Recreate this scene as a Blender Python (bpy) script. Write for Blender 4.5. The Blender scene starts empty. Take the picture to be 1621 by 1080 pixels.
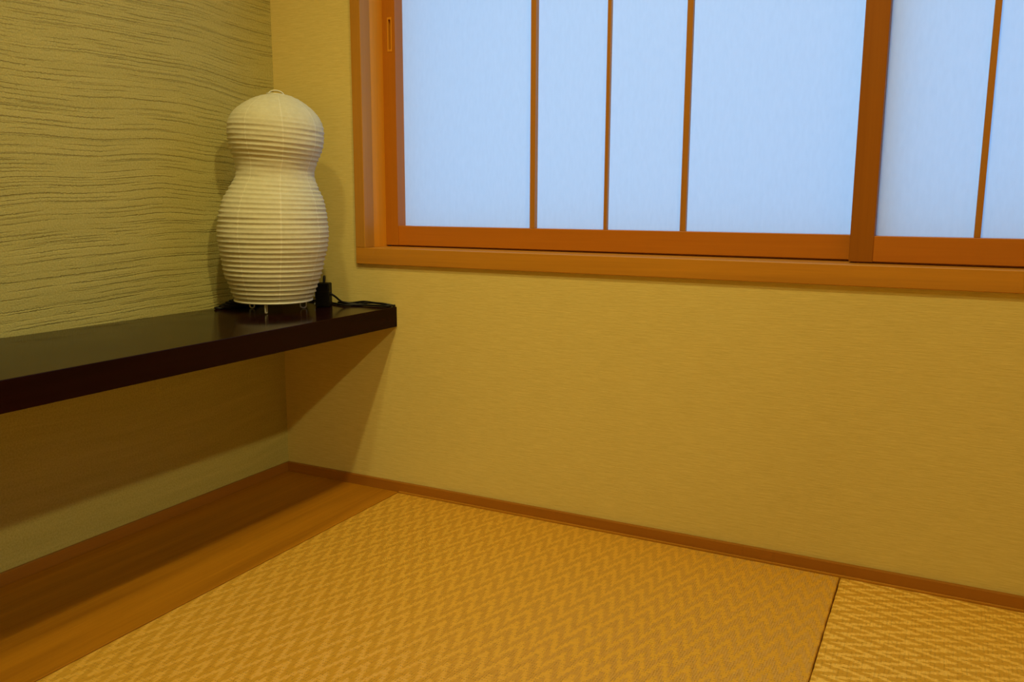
import bpy, bmesh, math, random
from mathutils import Vector, Matrix
random.seed(7)
C = bpy.context.scene.collection
SC = bpy.context.scene

# ------------------------------------------------------------------ camera
YAW, PITCH, ROLL, FPX = -0.4744, -0.1635, 0.0040, 1338.5
cam_d = bpy.data.cameras.new('camera')
cam_d.sensor_width = 36.0
cam_d.sensor_fit = 'HORIZONTAL'
cam_d.lens = FPX / 1621.0 * 36.0
cam_d.clip_start = 0.01
cam = bpy.data.objects.new('camera', cam_d)
C.objects.link(cam)
fw = Vector((math.sin(YAW) * math.cos(PITCH), math.cos(YAW) * math.cos(PITCH), math.sin(PITCH)))
rt0 = Vector((math.cos(YAW), -math.sin(YAW), 0))
up0 = rt0.cross(fw)
rt = rt0 * math.cos(ROLL) + up0 * math.sin(ROLL)
up = up0 * math.cos(ROLL) - rt0 * math.sin(ROLL)
m3 = Matrix((rt, up, -fw)).transposed()
cam.matrix_world = Matrix.Translation((1.2615, -1.3779, 0.5875)) @ m3.to_4x4()
SC.camera = cam

# ------------------------------------------------------------------ world, exposure
w = bpy.data.worlds.new('dusk_sky')
SC.world = w
w.use_nodes = True
bg = w.node_tree.nodes['Background']
bg.inputs[0].default_value = (0.185, 0.50, 1.0, 1)
bg.inputs[1].default_value = 1.85
SC.view_settings.view_transform = 'Standard'
SC.view_settings.look = 'None'
SC.view_settings.gamma = 1.0
SC.view_settings.exposure = 0.0
SC.view_settings.use_curve_mapping = False

# ------------------------------------------------------------------ lamps (two recessed ceiling downlights, plus added fill lamps)
CEIL = 2.40
# position, aim, power, beam angle: adjustable downlights turned towards the alcove
# the last two are added, unseen fill lamps: bounce light from the back
LAMPS = [((1.07, -1.10), (0.80, -0.15, 0.10), 80.0, 74), ((2.64, -1.75), (0.03, -0.50, 0.36), 105.0, 42),
         ((1.20, -3.50), (1.20, -3.50, 0.0), 260.0, 105), ((2.90, -3.30), (2.90, -3.30, 0.0), 260.0, 105)]
LAMP_COL = (1.0, 0.89, 0.37)
for (lx, ly), aim, power, beam in LAMPS:
    ld = bpy.data.lights.new('downlight_and_fill_lamp', 'SPOT')
    ld.shadow_soft_size = 0.045
    ld.energy = power
    ld.color = LAMP_COL
    ld.spot_size = math.radians(beam)
    ld.spot_blend = 1.0
    lo = bpy.data.objects.new('downlight_and_fill_lamp', ld)
    lo.location = (lx, ly, CEIL - 0.045)
    lo.rotation_euler = (Vector(aim) - lo.location).to_track_quat('-Z', 'Y').to_euler()
    C.objects.link(lo)
# a round paper-covered ceiling lamp, softer than the downlights
SOFT = (0.80, -1.62)
ld = bpy.data.lights.new('ceiling_lamp', 'AREA')
ld.shape = 'DISK'
ld.size = 0.15
ld.energy = 10.5
ld.color = LAMP_COL
lo = bpy.data.objects.new('ceiling_lamp', ld)
lo.location = (SOFT[0], SOFT[1], CEIL - 0.052)
C.objects.link(lo)


# ------------------------------------------------------------------ helpers
def set_props(o, label=None, cat=None, group=None, kind=None):
    if label: o['label'] = label
    if cat: o['category'] = cat
    if group: o['group'] = group
    if kind: o['kind'] = kind
    return o


def link(name, bm, mat, parent=None, smooth=False):
    me = bpy.data.meshes.new(name)
    bmesh.ops.recalc_face_normals(bm, faces=bm.faces)
    bm.to_mesh(me)
    bm.free()
    me.materials.append(mat)
    if smooth:
        for p in me.polygons:
            p.use_smooth = True
    o = bpy.data.objects.new(name, me)
    C.objects.link(o)
    if parent is not None:
        o.parent = parent
    return o


def empty(name, loc):
    o = bpy.data.objects.new(name, None)
    o.empty_display_size = 0.05
    o.location = loc
    C.objects.link(o)
    return o


def box(bm, a, b, bev=0.0, seg=2):
    """axis-aligned box between corners a and b, bevelled"""
    vs = []
    for z in (a[2], b[2]):
        for y in (a[1], b[1]):
            for x in (a[0], b[0]):
                vs.append(bm.verts.new((x, y, z)))
    f = [(0, 1, 3, 2), (4, 6, 7, 5), (0, 4, 5, 1), (2, 3, 7, 6), (0, 2, 6, 4), (1, 5, 7, 3)]
    fs = [bm.faces.new([vs[i] for i in q]) for q in f]
    if bev > 0:
        es = set()
        for q in fs:
            es.update(q.edges)
        bmesh.ops.bevel(bm, geom=list(es), offset=bev, segments=seg, profile=0.5, affect='EDGES')
    return bm


def boxes(*specs, bev=0.0, seg=2):
    bm = bmesh.new()
    for a, b in specs:
        box(bm, a, b, bev, seg)
    return bm


def catmull(pts, n=8, closed=False):
    P = [Vector(p) for p in pts]
    out = []
    N = len(P)
    rng = range(N) if closed else range(N - 1)
    for i in rng:
        p0 = P[(i - 1) % N] if closed or i > 0 else P[0] * 2 - P[1]
        p1 = P[i]
        p2 = P[(i + 1) % N]
        p3 = P[(i + 2) % N] if closed or i + 2 < N else P[-1] * 2 - P[-2]
        for k in range(n):
            t = k / n
            out.append(0.5 * ((2 * p1) + (p2 - p0) * t + (2 * p0 - 5 * p1 + 4 * p2 - p3) * t * t
                              + (3 * p1 - p0 - 3 * p2 + p3) * t ** 3))
    if not closed:
        out.append(P[-1])
    return out


def tube(bm, pts, r, sides=10, closed=False):
    P = [Vector(p) for p in pts]
    rings = []
    N = len(P)
    ref = None
    for i, p in enumerate(P):
        if closed:
            t = (P[(i + 1) % N] - P[(i - 1) % N]).normalized()
        else:
            t = (P[min(i + 1, N - 1)] - P[max(i - 1, 0)]).normalized()
        if ref is None:
            ref = t.orthogonal().normalized()
        ref = (ref - t * ref.dot(t))
        ref = ref.normalized() if ref.length > 1e-6 else t.orthogonal().normalized()
        bi = t.cross(ref)
        rings.append([bm.verts.new(p + (ref * math.cos(a) + bi * math.sin(a)) * r)
                      for a in [2 * math.pi * k / sides for k in range(sides)]])
    M = N if closed else N - 1
    for i in range(M):
        A, B = rings[i], rings[(i + 1) % N]
        for k in range(sides):
            bm.faces.new((A[k], A[(k + 1) % sides], B[(k + 1) % sides], B[k]))
    if not closed:
        bm.faces.new(rings[0][::-1])
        bm.faces.new(rings[-1])
    return bm


# ------------------------------------------------------------------ materials
class MatB:
    def __init__(self, name, rough=0.6, spec=0.5):
        self.m = bpy.data.materials.new(name)
        self.m.use_nodes = True
        self.nt = self.m.node_tree
        self.b = self.nt.nodes['Principled BSDF']
        self.b.inputs['Roughness'].default_value = rough
        self.b.inputs['Specular IOR Level'].default_value = spec

    def n(self, t, **kw):
        nd = self.nt.nodes.new(t)
        for k, v in kw.items():
            setattr(nd, k, v)
        return nd

    def l(self, a, b):
        self.nt.links.new(a, b)

    def val(self, sock, v):
        if hasattr(v, 'links'):
            self.l(v, sock)
        else:
            sock.default_value = v

    def math(self, op, a, b=None, c=None, clamp=False):
        nd = self.n('ShaderNodeMath', operation=op, use_clamp=clamp)
        self.val(nd.inputs[0], a)
        if b is not None: self.val(nd.inputs[1], b)
        if c is not None: self.val(nd.inputs[2], c)
        return nd.outputs[0]

    def coords(self):
        return self.n('ShaderNodeTexCoord').outputs['Object']

    def mapping(self, vec, scale, loc=(0, 0, 0)):
        mp = self.n('ShaderNodeMapping')
        self.l(vec, mp.inputs[0])
        mp.inputs['Scale'].default_value = scale
        mp.inputs['Location'].default_value = loc
        return mp.outputs[0]

    def noise(self, vec, scale, detail=3, rough=0.5, dist=0.0):
        nd = self.n('ShaderNodeTexNoise')
        self.l(vec, nd.inputs['Vector'])
        nd.inputs['Scale'].default_value = scale
        nd.inputs['Detail'].default_value = detail
        nd.inputs['Roughness'].default_value = rough
        nd.inputs['Distortion'].default_value = dist
        return nd.outputs[0]

    def ramp(self, fac, stops):
        nd = self.n('ShaderNodeValToRGB')
        self.l(fac, nd.inputs[0])
        el = nd.color_ramp.elements
        while len(el) < len(stops):
            el.new(0.5)
        for e, (p, c) in zip(el, stops):
            e.position = p
            e.color = (*c, 1) if len(c) == 3 else c
        return nd.outputs[0]

    def smooth(self, v, lo, hi):
        nd = self.n('ShaderNodeMapRange', interpolation_type='SMOOTHSTEP')
        self.l(v, nd.inputs[0])
        nd.inputs[1].default_value = lo
        nd.inputs[2].default_value = hi
        return nd.outputs[0]

    def mix(self, fac, a, b):
        nd = self.n('ShaderNodeMix', data_type='RGBA')
        self.val(nd.inputs[0], fac)
        for s, v in ((nd.inputs[6], a), (nd.inputs[7], b)):
            if hasattr(v, 'links'):
                self.l(v, s)
            else:
                s.default_value = (*v, 1)
        return nd.outputs[2]

    def bump(self, h, dist=0.001, strength=1.0, prev=None):
        nd = self.n('ShaderNodeBump')
        nd.inputs['Strength'].default_value = strength
        nd.inputs['Distance'].default_value = dist
        self.l(h, nd.inputs['Height'])
        if prev is not None:
            self.l(prev, nd.inputs['Normal'])
        return nd.outputs[0]

    def color(self, c):
        self.val(self.b.inputs['Base Color'], c if hasattr(c, 'links') else (*c, 1))

    def normal(self, nrm):
        self.l(nrm, self.b.inputs['Normal'])


def wood(name, dark, light, axis, rough=0.45, ringscale=1.0, seed=0.0, contrast=1.0, spec=0.4):
    M = MatB(name, rough, spec)
    co = M.coords()
    s = [14.0, 14.0, 14.0]
    s[axis] = 0.7
    v = M.mapping(co, tuple(s), (seed, seed * 1.7, seed * 0.6))
    n1 = M.noise(v, 2.2 * ringscale, 4, 0.55, 0.6)
    s2 = [160.0, 160.0, 160.0]
    s2[axis] = 3.0
    n2 = M.noise(M.mapping(co, tuple(s2), (seed, 0, seed)), 2.0, 3, 0.6)
    t = M.math('ADD', M.math('MULTIPLY', n1, 0.75), M.math('MULTIPLY', n2, 0.3))
    lo, hi = 0.5 - 0.25 / contrast, 0.56 + 0.25 / contrast
    M.color(M.ramp(t, [(max(0, lo), dark), (min(1, hi), light)]))
    M.normal(M.bump(n2, 0.0003, 0.25))
    return M.m


def plain(name, col, rough=0.5, spec=0.5):
    M = MatB(name, rough, spec)
    n = M.noise(M.coords(), 90, 3)
    M.color(M.mix(n, tuple(c * 0.9 for c in col), tuple(min(1, c * 1.1) for c in col)))
    M.normal(M.bump(n, 0.0002, 0.15))
    return M.m


def wallpaper(name, col):
    """woven fabric-like wallpaper: fine horizontal threads with a few vertical slubs"""
    M = MatB(name, 0.85, 0.15)
    co = M.coords()
    h = M.noise(M.mapping(co, (22, 22, 520)), 1.0, 3, 0.6)
    h2 = M.noise(M.mapping(co, (70, 70, 900), (3, 5, 1)), 1.0, 2, 0.6)
    v = M.noise(M.mapping(co, (420, 420, 34), (7, 2, 9)), 1.0, 2, 0.6)
    slub = M.smooth(v, 0.66, 0.78)
    big = M.noise(co, 3.5, 3)
    t = M.math('ADD', M.math('MULTIPLY', h, 0.6), M.math('MULTIPLY', h2, 0.4))
    t = M.math('SUBTRACT', t, M.math('MULTIPLY', slub, 0.10))
    t = M.math('ADD', t, M.math('MULTIPLY', M.math('SUBTRACT', big, 0.5), 0.12))
    d = tuple(c * k for c, k in zip(col, (0.86, 0.83, 0.72)))
    l = tuple(c * k for c, k in zip(col, (1.10, 1.11, 1.16)))
    M.color(M.ramp(t, [(0.28, d), (0.72, l)]))
    M.normal(M.bump(t, 0.0010, 0.45))
    return M.m


def combed_plaster(name, col):
    """sandy plaster with horizontal comb scratches above the shelf, only faint ones below it"""
    M = MatB(name, 0.95, 0.08)
    co = M.coords()
    sep = M.n('ShaderNodeSeparateXYZ')
    M.l(co, sep.inputs[0])
    wob = M.noise(co, 1.5, 2)
    wob2 = M.noise(co, 9.0, 2)
    zz = M.math('ADD', sep.outputs[2], M.math('MULTIPLY', M.math('SUBTRACT', wob, 0.5), 0.09))
    zz = M.math('ADD', zz, M.math('MULTIPLY', M.math('SUBTRACT', wob2, 0.5), 0.006))
    cb = M.n('ShaderNodeCombineXYZ')
    M.l(sep.outputs[1], cb.inputs[1])
    M.l(zz, cb.inputs[2])
    v = cb.outputs[0]
    grit = M.noise(co, 330, 4, 0.7)
    crumb = M.noise(co, 260, 2, 0.6)
    zj = M.math('ADD', zz, M.math('MULTIPLY', M.math('SUBTRACT', crumb, 0.5), 0.0048))

    def grooves(pitch, width, seed, lo, hi, along):
        """one ragged groove per row, each row with its own offset, broken up along its length"""
        q = M.math('ADD', M.math('DIVIDE', zj, pitch), seed)
        row = M.math('FLOOR', q)
        wn = M.n('ShaderNodeTexWhiteNoise', noise_dimensions='1D')
        M.l(row, wn.inputs['W'])
        cen = M.math('ADD', 0.25, M.math('MULTIPLY', wn.outputs[0], 0.5))
        d = M.math('MULTIPLY', M.math('ABSOLUTE', M.math('SUBTRACT', M.math('FRACT', q), cen)), pitch)
        gr = M.math('SUBTRACT', 1.0, M.smooth(d, width * 0.25, width))
        cv = M.n('ShaderNodeCombineXYZ')
        M.l(M.math('MULTIPLY', sep.outputs[1], along), cv.inputs[0])
        M.l(M.math('MULTIPLY', row, 17.31), cv.inputs[1])
        gate = M.smooth(M.noise(cv.outputs[0], 1.0, 3, 0.65), lo, hi)
        return M.math('MULTIPLY', gr, gate)
    ga = grooves(0.0125, 0.0016, 3.2, 0.42, 0.62, 5.5)
    gb = grooves(0.0085, 0.0012, 9.7, 0.42, 0.62, 8.0)
    gc = grooves(0.0230, 0.0017, 21.1, 0.42, 0.62, 3.0)
    g = M.math('MAXIMUM', ga, M.math('MAXIMUM', M.math('MULTIPLY', gb, 0.8), gc))
    g = M.math('MULTIPLY', g, M.math('ADD', M.math('MULTIPLY', crumb, 0.9), 0.5), clamp=True)
    low = M.smooth(sep.outputs[2], 0.22, 0.40)
    g = M.math('MULTIPLY', g, M.math('ADD', M.math('MULTIPLY', low, 0.9), 0.10))
    soft = M.noise(M.mapping(v, (1, 3, 70), (0, 1, 4)), 1.0, 3, 0.6)
    d = tuple(c * k for c, k in zip(col, (0.80, 0.80, 0.74)))
    l = tuple(min(1, c * k) for c, k in zip(col, (1.14, 1.14, 1.2)))
    base = M.ramp(M.math('ADD', M.math('MULTIPLY', grit, 0.7), M.math('MULTIPLY', soft, 0.3)), [(0.33, d), (0.66, l)])
    M.color(M.mix(M.math('MULTIPLY', g, 0.30), base, tuple(c * 0.42 for c in col)))
    hgt = M.math('SUBTRACT', M.math('ADD', M.math('MULTIPLY', grit, 0.50),
                 M.math('MULTIPLY', M.math('MULTIPLY', soft, low), 0.16)), M.math('MULTIPLY', g, 0.55))
    M.normal(M.bump(hgt, 0.0026, 0.9))
    return M.m


def weave(name, swap, dark, light, gloss_a, gloss_b, bw):
    """herringbone woven straw: two sets of floats at right angles, each glossy across its own fibres;
    swap turns the zigzag by 90 degrees"""
    M = MatB(name, 0.42, 0.5)
    co = M.coords()
    sep = M.n('ShaderNodeSeparateXYZ')
    M.l(co, sep.inputs[0])
    x, y = (sep.outputs[1], sep.outputs[0]) if swap else (sep.outputs[0], sep.outputs[1])
    jit = M.noise(co, 55, 3, 0.6)
    j2 = M.math('MULTIPLY', M.math('SUBTRACT', jit, 0.5), 0.012)
    P = 0.0307
    xq = M.math('SNAP', x, 0.0034)
    tri = M.math('DIVIDE', M.math('PINGPONG', xq, P / 2), P / 2)
    s = M.math('DIVIDE', M.math('ADD', M.math('ADD', y, M.math('MULTIPLY', tri, 0.046)), j2), 0.0455)
    f = M.math('MULTIPLY', M.math('PINGPONG', s, 0.5), 2.0)
    band = M.smooth(f, 0.45, 0.68)          # 1: floats run along x, 0: floats run along y
    rib_x = M.math('SINE', M.math('MULTIPLY', M.math('ADD', x, M.math('MULTIPLY', j2, 0.3)), 2 * math.pi / 0.0034))
    rib_y = M.math('SINE', M.math('MULTIPLY', M.math('ADD', y, M.math('MULTIPLY', j2, 0.3)), 2 * math.pi / 0.0052))
    hole = M.math('MULTIPLY', M.smooth(M.math('MULTIPLY', rib_x, -1.0), 0.0, 0.8),
                  M.smooth(M.math('MULTIPLY', rib_y, -1.0), 0.0, 0.8))
    hole = M.math('MULTIPLY', hole, M.smooth(M.noise(co, 170, 2), 0.44, 0.60))
    nzx = M.noise(M.mapping(co, (70, 640, 1)), 1.0, 3, 0.6)
    nzy = M.noise(M.mapping(co, (640, 70, 1)), 1.0, 3, 0.6)
    if swap: nzx, nzy = nzy, nzx
    nz = M.math('ADD', M.math('MULTIPLY', nzx, band), M.math('MULTIPLY', nzy, M.math('SUBTRACT', 1.0, band)))
    t = M.math('ADD', M.math('MULTIPLY', band, bw), M.math('MULTIPLY', nz, 1.0 - bw))  # band contrast put into the colour, standing in for part of the fibre sheen
    c = M.ramp(t, [(0.28, dark), (0.80, light)])
    M.color(M.mix(M.math('MULTIPLY', hole, 0.55), c, tuple(k * 0.30 for k in dark)))
    ribs = M.math('ADD', M.math('MULTIPLY', M.math('MULTIPLY', rib_y, band), 0.10),
                  M.math('MULTIPLY', M.math('MULTIPLY', rib_x, M.math('SUBTRACT', 1.0, band)), 0.10))
    h = M.math('ADD', M.math('MULTIPLY', f, 0.25), ribs)
    h = M.math('SUBTRACT', h, M.math('MULTIPLY', hole, 0.45))
    M.normal(M.bump(h, 0.0011, 0.5))
    tg = M.n('ShaderNodeTangent', direction_type='UV_MAP', uv_map='UVMap')
    M.l(tg.outputs[0], M.b.inputs['Tangent'])
    M.b.inputs['Anisotropic'].default_value = 0.92
    # rotation 0: fibres along the mat's local x axis
    rot = M.math('MULTIPLY', M.math('SUBTRACT', 1.0, band) if not swap else band, 0.25)
    M.val(M.b.inputs['Anisotropic Rotation'], rot)
    M.val(M.b.inputs['Specular IOR Level'], M.math('ADD', M.math('MULTIPLY', band, gloss_a),
          M.math('MULTIPLY', M.math('SUBTRACT', 1.0, band), gloss_b)))
    M.val(M.b.inputs['Specular Tint'], (1.0, 0.86, 0.55, 1))
    return M.m


def shoji_paper(name):
    m = bpy.data.materials.new(name)
    m.use_nodes = True
    nt = m.node_tree
    for nd in list(nt.nodes):
        nt.nodes.remove(nd)
    out = nt.nodes.new('ShaderNodeOutputMaterial')
    mix = nt.nodes.new('ShaderNodeMixShader')
    d = nt.nodes.new('ShaderNodeBsdfDiffuse')
    t = nt.nodes.new('ShaderNodeBsdfTranslucent')
    tc = nt.nodes.new('ShaderNodeTexCoord')
    mp = nt.nodes.new('ShaderNodeMapping')
    mp.inputs['Scale'].default_value = (180, 180, 45)
    nz = nt.nodes.new('ShaderNodeTexNoise')
    nz.inputs['Scale'].default_value = 1.0
    nz.inputs['Detail'].default_value = 4
    rp = nt.nodes.new('ShaderNodeValToRGB')
    rp.color_ramp.elements[0].position = 0.25
    rp.color_ramp.elements[0].color = (0.825, 0.825, 0.825, 1)
    rp.color_ramp.elements[1].position = 0.75
    rp.color_ramp.elements[1].color = (0.865, 0.865, 0.865, 1)
    L = nt.links.new
    L(tc.outputs['Object'], mp.inputs[0])
    L(mp.outputs[0], nz.inputs['Vector'])
    L(nz.outputs[0], rp.inputs[0])
    L(rp.outputs[0], d.inputs[0])
    L(rp.outputs[0], t.inputs[0])
    mix.inputs[0].default_value = 0.55
    L(d.outputs[0], mix.inputs[1])
    L(t.outputs[0], mix.inputs[2])
    L(mix.outputs[0], out.inputs[0])
    return m


def lantern_paper(name):
    M = MatB(name, 0.85, 0.12)
    uv = M.n('ShaderNodeUVMap').outputs[0]
    sep = M.n('ShaderNodeSeparateXYZ')
    M.l(uv, sep.inputs[0])
    co = M.coords()
    cr = M.noise(co, 110, 4, 0.6)
    # overlapping gore seams: eight, slightly paler (double paper)
    u = M.math('ADD', M.math('MULTIPLY', sep.outputs[0], 8.0), 0.389)
    d = M.math('ABSOLUTE', M.math('SUBTRACT', M.math('FRACT', u), 0.5))
    seam = M.math('SUBTRACT', 1.0, M.smooth(d, 0.012, 0.030))
    base = M.ramp(cr, [(0.3, (0.525, 0.49, 0.365)), (0.7, (0.58, 0.545, 0.415))])
    M.color(M.mix(M.math('MULTIPLY', seam, 0.35), base, (0.72, 0.69, 0.58)))
    h = M.math('ADD', M.math('MULTIPLY', cr, 0.5), M.math('MULTIPLY', seam, 0.25))
    M.normal(M.bump(h, 0.0016, 0.55))
    return M.m


MAT = {}
MAT['wallpaper'] = wallpaper('woven_wallpaper', (0.65, 0.52, 0.19))
MAT['far_wall'] = plain('plain_far_wall', (0.72, 0.60, 0.32), 0.9, 0.1)
MAT['plaster'] = combed_plaster('combed_plaster', (0.48, 0.42, 0.155))
MAT['ceiling'] = plain('ceiling_boards', (0.62, 0.50, 0.28), 0.9, 0.1)
MAT['board'] = wood('alcove_board', (0.27, 0.097, 0.004), (0.47, 0.185, 0.008), 1, 0.45, 0.8, 1.3, 1.3, 0.12)
MAT['skirt_x'] = wood('skirting_wood', (0.28, 0.098, 0.006), (0.38, 0.145, 0.009), 0, 0.5, 1.0, 2.0)
MAT['skirt_y'] = wood('skirting_wood_side', (0.26, 0.10, 0.010), (0.36, 0.145, 0.014), 1, 0.5, 1.0, 4.0)
MAT['frame_x'] = wood('pale_cedar_sill', (0.38, 0.155, 0.012), (0.58, 0.25, 0.020), 0, 0.42, 1.2, 0.4)
MAT['frame_z'] = wood('pale_cedar_jamb', (0.34, 0.145, 0.014), (0.50, 0.225, 0.024), 2, 0.42, 1.2, 0.9)
MAT['sash_x'] = wood('red_cedar_rail', (0.40, 0.118, 0.004), (0.52, 0.168, 0.007), 0, 0.45, 1.0, 5.0)
MAT['sash_z'] = wood('red_cedar_stile', (0.35, 0.110, 0.004), (0.46, 0.152, 0.007), 2, 0.45, 1.0, 6.0)
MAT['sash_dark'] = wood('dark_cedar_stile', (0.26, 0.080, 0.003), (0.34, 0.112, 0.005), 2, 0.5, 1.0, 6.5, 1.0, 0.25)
MAT['jamb_z'] = wood('cedar_jamb', (0.52, 0.21, 0.010), (0.74, 0.31, 0.020), 2, 0.45, 1.0, 3.0)
MAT['lattice'] = wood('cedar_lattice', (0.34, 0.13, 0.012), (0.46, 0.19, 0.022), 2, 0.45, 1.0, 8.0)
MAT['shoji'] = shoji_paper('shoji_paper')
MAT['lantern'] = lantern_paper('lantern_washi')
MAT['wire'] = plain('white_wire', (0.72, 0.70, 0.62), 0.4)
MAT['black'] = plain('black_plastic', (0.004, 0.003, 0.003), 0.5, 0.12)
MAT['cable'] = plain('black_cable', (0.006, 0.005, 0.006), 0.4, 0.25)
MAT['white_plastic'] = plain('white_plastic', (0.8, 0.8, 0.78), 0.3)
MAT['straw'] = weave('woven_straw', False, (0.55, 0.275, 0.029), (0.81, 0.445, 0.056), 0.9, 0.9, 0.26)
MAT['straw_turned'] = weave('woven_straw_turned', True, (0.63, 0.340, 0.041), (0.96, 0.585, 0.092), 0.9, 1.0, 0.36)
MAT['straw_side'] = plain('straw_edge', (0.40, 0.23, 0.04), 0.8, 0.1)


def lacquer():
    M = MatB('dark_lacquer', 0.16, 0.5)
    co = M.coords()
    n = M.noise(M.mapping(co, (40, 2.0, 40)), 1.0, 4, 0.6)
    M.color(M.ramp(n, [(0.3, (0.009, 0.0016, 0.0016)), (0.75, (0.016, 0.0030, 0.0028))]))
    r = M.noise(co, 14, 3)
    M.val(M.b.inputs['Roughness'], M.math('ADD', M.math('MULTIPLY', r, 0.08), 0.10))
    M.b.inputs['IOR'].default_value = 1.17
    return M.m


MAT['lacquer'] = lacquer()


def emitter():
    M = MatB('downlight_and_fill_diffuser', 0.5)
    M.b.inputs['Emission Color'].default_value = (*LAMP_COL, 1)
    M.b.inputs['Emission Strength'].default_value = 2.0
    M.color((0.8, 0.8, 0.8))
    return M.m


MAT['diffuser'] = emitter()

# ------------------------------------------------------------------ the room
RX, RY = 4.2, -4.4           # right wall, wall behind the camera
WX0, WX1, WZ0, WZ1 = 0.2050, 2.085, 0.4632, 1.48   # window frame, outer edges
T = 0.17                     # wall thickness
MATX, SEAM, TAT = 0.2985, 1.1485, 0.85

st = lambda o: set_props(o, kind='structure')
g = 0.004
wall_back = st(link('wall_back', boxes(
    ((-T, 0, -0.06), (WX0 + g, T, CEIL)),
    ((WX1 - g, 0, -0.06), (RX + T, T, CEIL)),
    ((WX0 + g, 0, -0.06), (WX1 - g, T, WZ0 + g)),
    ((WX0 + g, 0, WZ1 - g), (WX1 - g, T, CEIL))), MAT['wallpaper']))
st(link('wall_left', boxes(((-T, RY - T, -0.06), (0, 0, CEIL))), MAT['plaster']))
st(link('wall_right', boxes(((RX, RY - T, -0.06), (RX + T, 0, CEIL))), MAT['far_wall']))
st(link('wall_front', boxes(((0, RY - T, -0.06), (RX, RY, CEIL))), MAT['far_wall']))
ceiling = st(link('ceiling', boxes(((-T, RY - T, CEIL), (RX + T, T, CEIL + 0.1))), MAT['ceiling']))
for (lx, ly), *_ in LAMPS:  # the added fill lamps get the same ring and disc
    bm = bmesh.new()
    tube(bm, [(lx + 0.058 * math.cos(a), ly + 0.058 * math.sin(a), CEIL - 0.003)
              for a in [2 * math.pi * k / 32 for k in range(32)]], 0.007, 8, True)
    link('downlight_and_fill_ring', bm, MAT['white_plastic'], ceiling, True)
    bm = bmesh.new()
    bmesh.ops.create_cone(bm, cap_ends=True, segments=32, radius1=0.05, radius2=0.05, depth=0.004,
                          matrix=Matrix.Translation((lx, ly, CEIL - 0.003)))
    link('downlight_and_fill_diffuser', bm, MAT['diffuser'], ceiling)

bm = bmesh.new()
bmesh.ops.create_cone(bm, cap_ends=True, segments=48, radius1=0.085, radius2=0.095, depth=0.05,
                      matrix=Matrix.Translation((SOFT[0], SOFT[1], CEIL - 0.025)))
link('ceiling_lamp_shade', bm, MAT['diffuser'], ceiling)
# floor: sub-floor, plus the woven field away from the two mats in view
floor = st(link('floor', boxes(((-T, RY - T, -0.12), (RX + T, T, -0.055))), MAT['straw_side']))
field = link('woven_field', boxes(((MATX + 0.001, RY, -0.055), (RX, -TAT - 0.017, 0.0)),
                          ((SEAM + TAT + 0.003, -TAT - 0.016, -0.055), (RX, -0.0135, 0.0)), bev=0.002),
     MAT['straw'], floor)
fu = field.data.uv_layers.new(name='UVMap')
for lp in field.data.loops:
    fu.data[lp.index].uv = field.data.vertices[lp.vertex_index].co.xy
# wooden board along the plaster wall, under the shelf
link('plank', boxes(((0.0065, RY, -0.055), (MATX - 0.0012, -0.0085, 0.0)), bev=0.0012), MAT['board'], floor)

# skirtings
TB = 0.008
st(link('baseboard_back', boxes(((0.0, -TB, -0.05), (RX, 0.0, 0.0197)), bev=0.0008), MAT['skirt_x']))
st(link('baseboard_left', boxes(((0.0, RY, -0.05), (0.006, -TB, 0.0197)), bev=0.0008), MAT['skirt_y']))
# thin ledger strip the mats butt against
st(link('trim_1', boxes(((0.30, -0.0115, -0.05), (RX, -TB, 0.0022)), bev=0.0006), MAT['frame_x']))

# ------------------------------------------------------------------ window frame
sill = link('window_1', boxes(((WX0, -0.0075, WZ0), (WX1, 0.155, 0.4955)), bev=0.0012), MAT['frame_x'])
set_props(sill, kind='structure')
link('window_head', boxes(((WX0, -0.0075, WZ1 - 0.03), (WX1, 0.155, WZ1)), bev=0.0012), MAT['frame_x'], sill)
JI = WX0 + 0.0232
link('window_casing', boxes(((WX0, -0.0075, 0.4955), (JI, 0.024, WZ1 - 0.03)), bev=0.0012), MAT['frame_z'], sill)
link('window_jamb', boxes(((WX0, 0.024, 0.4955), (JI - 0.0008, 0.155, WZ1 - 0.03)), bev=0.0006), MAT['jamb_z'], sill)
link('window_casing', boxes(((WX1 - 0.0232, -0.0075, 0.4955), (WX1, 0.024, WZ1 - 0.03)), bev=0.0012), MAT['frame_z'], sill)
link('window_jamb', boxes(((WX1 - 0.0225, 0.024, 0.4955), (WX1, 0.155, WZ1 - 0.03)), bev=0.0006), MAT['sash_z'], sill)


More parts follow.
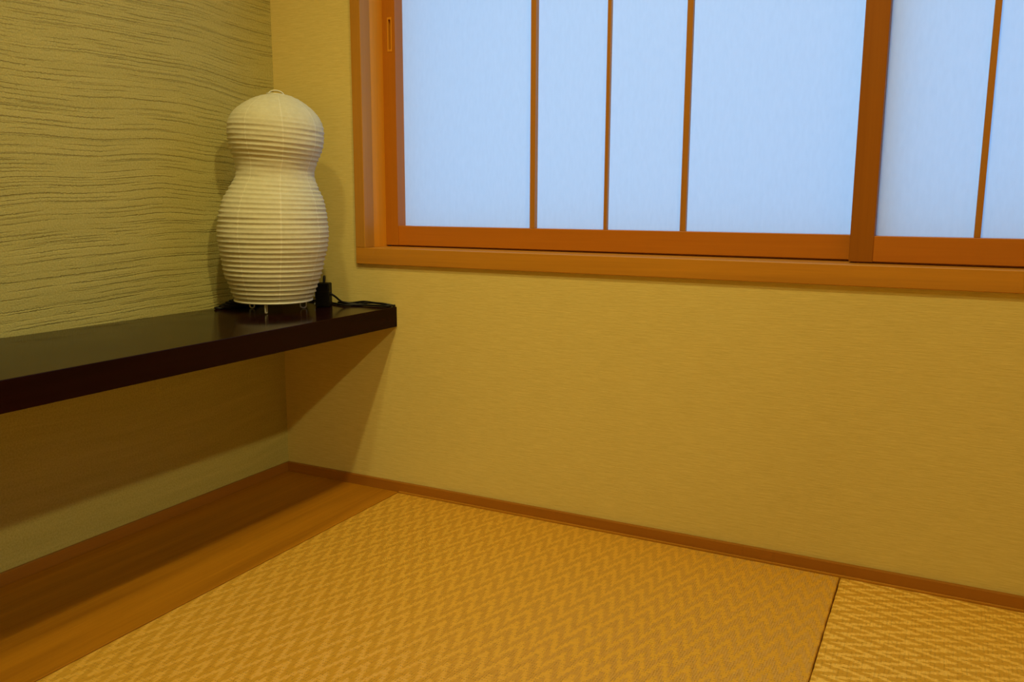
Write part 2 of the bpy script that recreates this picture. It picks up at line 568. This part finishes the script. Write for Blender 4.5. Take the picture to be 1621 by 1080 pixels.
# ------------------------------------------------------------------ sliding paper screens
def screen(label, x0, x1, y0, mull, left_stile, right_stile, pull):
    """x0..x1 width, y0 room-side face, mull = [(x, width)...]"""
    zt = WZ1 - 0.031
    zb, zr = 0.4985, 0.5375
    th = 0.030
    root = empty('shoji_screen', ((x0 + x1) / 2, y0 + th / 2, 0.4955))
    set_props(root, label, 'sliding screen')
    off = Vector(root.location)

    def part(name, bm, mat, smooth=False):
        bmesh.ops.translate(bm, verts=bm.verts, vec=-off)
        return link(name, bm, mat, root, smooth)
    b = 0.0009
    # stiles
    if pull:
        px0, px1, pz0, pz1 = x0 + 0.0120, x0 + 0.0225, 0.8800, 0.9450
        bm = boxes(((x0, y0, zb), (px0, y0 + th, zt)), ((px1, y0, zb), (x0 + left_stile, y0 + th, zt)),
                   ((px0, y0, zb), (px1, y0 + th, pz0)), ((px0, y0, pz1), (px1, y0 + th, zt)),
                   ((px0, y0 + 0.009, pz0), (px1, y0 + th, pz1)))
        s = part('stile', bm, MAT['sash_z'])
        e = 0.0024
        bm = boxes(((px0, y0 - 0.0008, pz0), (px0 + e, y0 + 0.009, pz1)), ((px1 - e, y0 - 0.0008, pz0), (px1, y0 + 0.009, pz1)),
                   ((px0 + e, y0 - 0.0008, pz0), (px1 - e, y0 + 0.009, pz0 + 0.004)),
                   ((px0 + e, y0 - 0.0008, pz1 - 0.004), (px1 - e, y0 + 0.009, pz1)),
                   ((px0 + e, y0 + 0.0075, pz0 + 0.004), (px1 - e, y0 + 0.009, pz1 - 0.004)), bev=0.0003)
        bmesh.ops.translate(bm, verts=bm.verts, vec=-off)
        pu = link('finger_pull', bm, MAT['jamb_z'], s)
        pu['label'] = 'recessed wooden finger pull'
    else:
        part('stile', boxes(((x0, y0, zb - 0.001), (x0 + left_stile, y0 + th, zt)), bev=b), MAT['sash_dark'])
    part('stile', boxes(((x1 - right_stile, y0, zb - 0.001), (x1, y0 + th, zt)), bev=b), MAT['sash_z'])
    ix0, ix1 = x0 + left_stile, x1 - right_stile
    part('rail', boxes(((ix0, y0 + 0.0006, zb), (ix1, y0 + th, zr)),
                       ((x0 + 0.005, y0 + 0.010, 0.4955), (x1 - 0.005, y0 + 0.022, zb)), bev=0.0007), MAT['sash_x'])
    part('rail', boxes(((ix0, y0 + 0.0006, zt - 0.04), (ix1, y0 + th, zt)), bev=b), MAT['sash_x'])
    # vertical lattice bars, in front of the paper
    xs = [ix0]
    for xc, wd, dp in mull:
        part('lattice_bar', boxes(((xc - wd / 2, y0 + 0.0265 - dp, zr), (xc + wd / 2, y0 + 0.0265, zt - 0.04)), bev=0.0006),
             MAT['lattice'])
        xs.append(xc)
    xs.append(ix1)
    for a, c in zip(xs[:-1], xs[1:]):
        bm = bmesh.new()
        ya, zc0, zc1 = y0 + 0.0266, zr + 0.0002, zt - 0.0402
        e0 = 0.0002 if a == ix0 else 0.0
        e1 = 0.0002 if c == ix1 else 0.0
        vs = [bm.verts.new(q) for q in ((a + e0, ya, zc0), (c - e1, ya, zc0), (c - e1, ya, zc1), (a + e0, ya, zc1))]
        bm.faces.new(vs)
        part('paper_pane', bm, MAT['shoji'])
    return root


screen('cedar sliding paper screen with recessed finger pull and three lattice bars, in the rear track',
       0.2275, 1.1610, 0.066, [(0.5545, 0.0106, 0.0125), (0.7005, 0.0066, 0.009), (0.8450, 0.0104, 0.009)], 0.0300, 0.0285, True)
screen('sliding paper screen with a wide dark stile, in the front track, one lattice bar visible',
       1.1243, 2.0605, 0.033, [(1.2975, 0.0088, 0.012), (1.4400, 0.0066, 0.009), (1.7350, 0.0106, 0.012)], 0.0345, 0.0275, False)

# ------------------------------------------------------------------ shelf
ZS, ZSB, XS = 0.3807, 0.3409, 0.2971
shelf = link('wall_shelf', boxes(((0.0, RY + 0.3, ZSB), (XS, -0.0004, ZS)), bev=0.0010), MAT['lacquer'])
set_props(shelf, 'long dark lacquered plank shelf along the combed plaster wall', 'shelf')

# ------------------------------------------------------------------ the two straw mats in view
def mat(name, label, x0, y1, size, material):
    """borderless mat with a softly rounded, slightly uneven edge"""
    root = empty(name, (x0, y1 - size, -0.055))
    set_props(root, label, 'tatami mat', 'borderless straw mats on the floor')
    n = 60
    bm = bmesh.new()
    gap = 0.0003
    prof = [(0.0, -0.004), (0.0004, -0.0014), (0.0013, -0.0004), (0.0030, 0.0)]
    r = random.Random(label)

    def ring(ins, z, wob):
        vs = []
        pts = []
        lo, hi = gap + ins, size - gap - ins
        for i in range(n): pts.append((lo + (hi - lo) * i / n, lo, 0, -1))
        for i in range(n): pts.append((hi, lo + (hi - lo) * i / n, 1, 0))
        for i in range(n): pts.append((hi - (hi - lo) * i / n, hi, 0, 1))
        for i in range(n): pts.append((lo, hi - (hi - lo) * i / n, -1, 0))
        for k, (px, py, nx, ny) in enumerate(pts):
            q = wob[k]
            vs.append(bm.verts.new((px + nx * q, py + ny * q, z + 0.055)))
        return vs
    wob = [r.uniform(-0.0006, 0.0001) for _ in range(4 * n)]
    rings = [ring(i, z, wob) for i, z in [(0.0, -0.054)] + prof]
    for A, B in zip(rings[:-1], rings[1:]):
        for k in range(len(A)):
            bm.faces.new((A[k], A[(k + 1) % len(A)], B[(k + 1) % len(A)], B[k]))
    bm.faces.new(rings[0][::-1])
    bm.faces.new(rings[-1])
    uvl = bm.loops.layers.uv.new('UVMap')
    for f in bm.faces:
        for lp in f.loops:
            lp[uvl].uv = (lp.vert.co.x, lp.vert.co.y)
    o = link('woven_cover', bm, material, root, True)
    for p in o.data.polygons:
        if len(p.vertices) > 4: p.use_smooth = False
    return root


mat('tatami_mat', 'wide herringbone straw mat next to the wooden floor board, zigzags run along the wall', MATX, -0.0122, TAT, MAT['straw'])
mat('tatami_mat', 'herringbone straw mat beyond the seam, weave turned so zigzags run away from the wall', SEAM, -0.0122, TAT, MAT['straw_turned'])

# ------------------------------------------------------------------ paper lantern
LC = Vector((0.1275, -0.1605))
LEAN = Vector((0.89, 0.456))
PROF = [(0.4012, 0.0718, -0.0012), (0.4161, 0.0785, -0.0001), (0.4301, 0.0830, 0.0005), (0.4535, 0.0906, 0.0008), (0.4767, 0.0948, 0.0020), (0.4998, 0.0999, 0.0032), (0.5228, 0.1027, 0.0035), (0.5457, 0.1017, 0.0042), (0.5685, 0.0985, 0.0049), (0.5912, 0.0916, 0.0066), (0.6138, 0.0806, 0.0082), (0.6273, 0.0729, 0.0104), (0.6362, 0.0710, 0.0112), (0.6452, 0.0714, 0.0125), (0.6586, 0.0752, 0.0146), (0.6720, 0.0810, 0.0152), (0.6853, 0.0855, 0.0157), (0.7030, 0.0876, 0.0156), (0.7185, 0.0852, 0.0158), (0.7339, 0.0789, 0.0148), (0.7470, 0.0702, 0.0149), (0.7580, 0.0582, 0.0161), (0.7689, 0.0422, 0.0174), (0.7755, 0.0312, 0.0188), (0.7800, 0.0262, 0.0192), (0.7826, 0.0172, 0.0198)]
PROF = [q for q in PROF if q[0] < 0.695] + [(0.7030, .0876, .0156), (0.7145, .0877, .0158), (0.7268, .0857, .0152), (0.7398, .0795, .0149),
                                             (0.7506, .0705, .0150), (0.7612, .0578, .0158), (0.7710, .0418, .0170), (0.7768, .0275, .0184), (0.7790, .0170, .0190)]


def interp(z):
    pts = [Vector(p) for p in PROF]
    for i in range(len(pts) - 1):
        if z <= pts[i + 1].x + 1e-9:
            break
    p1, p2 = pts[i], pts[i + 1]
    p0 = pts[i - 1] if i else p1 * 2 - p2
    p3 = pts[i + 2] if i + 2 < len(pts) else p2 * 2 - p1
    t = (z - p1.x) / (p2.x - p1.x)
    q = 0.5 * ((2 * p1) + (p2 - p0) * t + (2 * p0 - 5 * p1 + 4 * p2 - p3) * t * t + (3 * p1 - p0 - 3 * p2 + p3) * t ** 3)
    return q.y, q.z


lantern = empty('paper_lantern', (LC.x, LC.y, ZS))
set_props(lantern, 'white ribbed paper lantern with an hourglass shape standing at the end of the shelf', 'lantern')
off = Vector(lantern.location)
Z0, Z1 = PROF[0][0], PROF[-1][0]
# ring positions: constant arc length along the profile
arc = [(Z0, 0.0)]
zz, acc = Z0, 0.0
while zz < Z1 - 1e-6:
    z2 = min(zz + 0.0005, Z1)
    r1, r2 = interp(zz)[0], interp(z2)[0]
    acc += math.hypot(z2 - zz, r2 - r1)
    arc.append((z2, acc))
    zz = z2
PITCHR = 0.0090
nring = int(round(acc / PITCHR))
SUB = 6
SEG = 144
bm = bmesh.new()
uvl = bm.loops.layers.uv.new('UVMap')
rows = []
ai = 0
rnd = random.Random(3)
phase = [rnd.uniform(0, 6.28) for _ in range(nring + 2)]
sag = [rnd.uniform(0.7, 1.25) for _ in range(nring + 2)]
for k in range(nring * SUB + 1):
    target = acc * k / (nring * SUB)
    while ai < len(arc) - 2 and arc[ai + 1][1] < target:
        ai += 1
    (za, aa), (zb, ab) = arc[ai], arc[ai + 1]
    z = za + (zb - za) * ((target - aa) / max(ab - aa, 1e-9))
    r, o_ = interp(z)
    dr, do = interp(min(z + 0.002, Z1)), interp(max(z - 0.002, Z0))
    slope = (dr[1] - do[1]) / max(1e-6, min(z + 0.002, Z1) - max(z - 0.002, Z0))
    nr = (dr[0] - do[0]) / max(1e-6, min(z + 0.002, Z1) - max(z - 0.002, Z0))
    nl = math.hypot(1, nr)
    cell, f = divmod(k, SUB)
    fr = f / SUB
    # paper sags in between the hidden wire rings; shallower towards the neck and crown
    depth = 0.0020 if z < 0.60 else 0.0017
    if z > 0.718: depth *= max(0.12, 1 - (z - 0.718) / 0.025)
    if 0.622 < z < 0.66: depth *= 0.5
    d = -depth * sag[cell] * (math.sin(math.pi * fr) ** 0.8 if 0 < fr < 1 else 0.0)
    row = []
    tz = min(1.0, max(0.0, (z - 0.53) / 0.14))
    tilt = 0.012 + 0.066 * tz * tz * (3 - 2 * tz)
    for s in range(SEG):
        a = 2 * math.pi * s / SEG
        irr = 0.00035 * math.sin(5 * a + phase[cell]) * math.sin(math.pi * fr) + 0.0005 * math.sin(2 * a + z * 40)
        # the wire rings lean, the outline does not: look the radius up at the leaning height
        zv = z - (math.cos(a) * LEAN.x + math.sin(a) * LEAN.y) * r * tilt
        rv, ov = interp(min(max(zv, Z0 - 0.003), Z1))
        rr = rv + d / nl + irr
        row.append(bm.verts.new((LC.x + math.cos(a) * rr + LEAN.x * ov - off.x, LC.y + math.sin(a) * rr + LEAN.y * ov - off.y,
                                 min(zv, Z1) - d * nr / nl - off.z)))
    rows.append(row)
for k in range(len(rows) - 1):
    A, B = rows[k], rows[k + 1]
    for s in range(SEG):
        f = bm.faces.new((A[s], A[(s + 1) % SEG], B[(s + 1) % SEG], B[s]))
        for lp, (uu, vv) in zip(f.loops, ((s, k), (s + 1, k), (s + 1, k + 1), (s, k + 1))):
            lp[uvl].uv = (uu / SEG, vv / len(rows))
shade = link('lamp_shade', bm, MAT['lantern'], lantern, True)
# wire hoop at the top opening
ro, oo = interp(Z1)
tc = Vector((LC.x + LEAN.x * oo, LC.y + LEAN.y * oo, Z1 + 0.0004))
bm = bmesh.new()
tube(bm, [tc + Vector((math.cos(a) * ro, math.sin(a) * ro, -(math.cos(a) * LEAN.x + math.sin(a) * LEAN.y) * ro * 0.07)) - off
          for a in [2 * math.pi * k / 40 for k in range(40)]], 0.0009, 8, True)
link('top_hoop', bm, MAT['wire'], lantern, True)
bm = bmesh.new()
a0 = Vector((0.6819, -0.7314))
side = Vector((0.7314, 0.6819))
bail = [tc + Vector((side.x * ro * 0.8 * q, side.y * ro * 0.8 * q, 0.0080 * math.sqrt(max(0, 1 - q * q)) - q * ro * 0.04 - 0.001)) - off for q in
        [-1, -.92, -.75, -.5, -.2, .1, .4, .7, .9, 1]]
tube(bm, catmull(bail, 3), 0.0011, 8)
link('wire_bail', bm, MAT['wire'], lantern, True)
# bottom ring and cross wire
rb, ob = interp(Z0)
bc = Vector((LC.x + LEAN.x * ob, LC.y + LEAN.y * ob, Z0))
bm = bmesh.new()
tube(bm, [bc + Vector((math.cos(a) * (rb - .0006), math.sin(a) * (rb - .0006), 0.0008 - .012 * rb * (math.cos(a) * LEAN.x + math.sin(a) * LEAN.y))) - off for a in
          [2 * math.pi * k / 48 for k in range(48)]], 0.0020, 8, True)
link('bottom_hoop', bm, MAT['wire'], lantern, True)
# black lamp socket base, hidden inside the lantern
bm = bmesh.new()
bmesh.ops.create_cone(bm, cap_ends=True, segments=40, radius1=0.030, radius2=0.026, depth=0.016,
                      matrix=Matrix.Translation(Vector((bc.x, bc.y, Z0 + 0.010)) - off))
bmesh.ops.create_cone(bm, cap_ends=True, segments=24, radius1=0.019, radius2=0.019, depth=0.045,
                      matrix=Matrix.Translation(Vector((bc.x, bc.y, Z0 + 0.038)) - off))
link('bulb_socket', bm, MAT['black'], lantern)
bm = bmesh.new()
for a in (0.3, 0.3 + math.pi / 2):
    tube(bm, [bc + Vector((math.cos(a) * rb * q, math.sin(a) * rb * q, 0.0015)) - off for q in (-0.98, -0.4, 0.4, 0.98)], 0.0011, 8)
link('cross_wire', bm, MAT['wire'], lantern, True)
# three bent wire feet
for ang, fr_ in ((-62, 0.0545), (62, 0.0580), (178, 0.0580)):
    a = math.radians(ang)
    rad = Vector((math.cos(a), math.sin(a), 0))
    tan = rad                      # the loops stand in planes through the axis
    c0 = Vector((bc.x, bc.y, 0)) + rad * fr_
    wv = 0.0060
    bot = ZS + 0.0014
    pts = [c0 - tan * wv + Vector((0, 0, Z0 + 0.002)), c0 - tan * wv + Vector((0, 0, bot + 0.005)),
           c0 - tan * wv * 0.7 + Vector((0, 0, bot + 0.0012)), c0 + Vector((0, 0, bot)),
           c0 + tan * wv * 0.7 + Vector((0, 0, bot + 0.0012)), c0 + tan * wv + Vector((0, 0, bot + 0.005)),
           c0 + tan * wv + Vector((0, 0, Z0 + 0.002))]
    bm = bmesh.new()
    tube(bm, [q - off for q in catmull(pts, 5)], 0.0014, 8)
    link('foot', bm, MAT['wire'], lantern, True)

# ------------------------------------------------------------------ power adapter and its cord
ad = empty('power_adapter', (0.1695, -0.0665, ZS))
set_props(ad, 'small black plug-in power adapter on the shelf behind the paper lantern', 'power adapter')
ad.rotation_euler = (0, 0, math.radians(25))
bm = boxes(((-0.0150, -0.012, 0.0), (0.0130, 0.014, 0.047)), bev=0.0022, seg=3)
link('housing', bm, MAT['black'], ad)
link('parting_line', boxes(((-0.0153, -0.0123, 0.030), (0.0133, 0.0143, 0.0308)), bev=0.0002), MAT['cable'], ad)
link('white_nub', boxes(((-0.0175, -0.0085, 0.0205), (-0.0150, -0.0065, 0.0240)), bev=0.0004), MAT['white_plastic'], ad)  # small white block on the side of the housing
link('white_nub', boxes(((-0.0175, -0.0085, 0.0045), (-0.0150, -0.0065, 0.0080)), bev=0.0004), MAT['white_plastic'], ad)

cord = empty('electric_cord', (0.10, -0.03, ZS))
set_props(cord, 'thin black electric cord looped behind the lantern and along the shelf end', 'cord')
coff = Vector(cord.location)
R_ = 0.0021
zc = ZS + R_ + 0.0002


def cordpart(name, pts, r=R_):
    bm = bmesh.new()
    tube(bm, [q - coff for q in catmull(pts, 8)], r, 10)
    return link(name, bm, MAT['cable'], cord, True)


# out of the adapter's top, back behind the shade
cordpart('lead', [(0.1685, -0.0645, ZS + 0.0465), (0.1655, -0.0605, ZS + 0.0535), (0.160, -0.053, ZS + 0.058), (0.149, -0.038, ZS + 0.054),
                  (0.135, -0.027, ZS + 0.03), (0.115, -0.018, zc + 0.004), (0.09, -0.013, zc), (0.06, -0.010, zc),
                  (0.02, -0.018, zc), (0.008, -0.05, zc + 0.004), (0.010, -0.10, zc + 0.006)])
# loops to the shelf end
cordpart('loop', [(0.180, -0.060, ZS + 0.026), (0.186, -0.052, ZS + 0.019), (0.192, -0.042, ZS + 0.009), (0.200, -0.032, zc + 0.003), (0.216, -0.020, zc),
                  (0.235, -0.011, zc + 0.003), (0.26, -0.006, zc + 0.003), (0.281, -0.004, zc + 0.001), (0.289, -0.009, zc),
                  (0.284, -0.017, zc), (0.265, -0.019, zc), (0.24, -0.023, zc), (0.218, -0.033, zc), (0.196, -0.043, zc), (0.172, -0.034, zc), (0.150, -0.024, zc)])
cordpart('loop', [(0.16, -0.012, zc), (0.19, -0.009, zc), (0.22, -0.006, zc + 0.004), (0.25, -0.012, zc + 0.004), (0.278, -0.012, zc + 0.003),
                  (0.291, -0.004, zc), (0.2945, -0.003, zc + 0.0005)])
# bundle to the left of and behind the shade
for k in range(5):
    ph = k * 1.3
    cx, cy = 0.0215 + 0.002 * math.sin(ph), -0.150 + 0.004 * k
    rx, ry = 0.0165 - 0.001 * k, 0.056 - 0.006 * k
    pts = []
    for j in range(10):
        a = 2 * math.pi * j / 10 + ph
        pts.append((max(0.0035, cx + rx * math.cos(a)), cy + ry * math.sin(a), zc + 0.0024 * k + 0.0006 * math.sin(3 * a)))
    bm = bmesh.new()
    tube(bm, [q - coff for q in catmull(pts, 6, True)], R_, 10, True)
    link('coil', bm, MAT['cable'], cord, True)
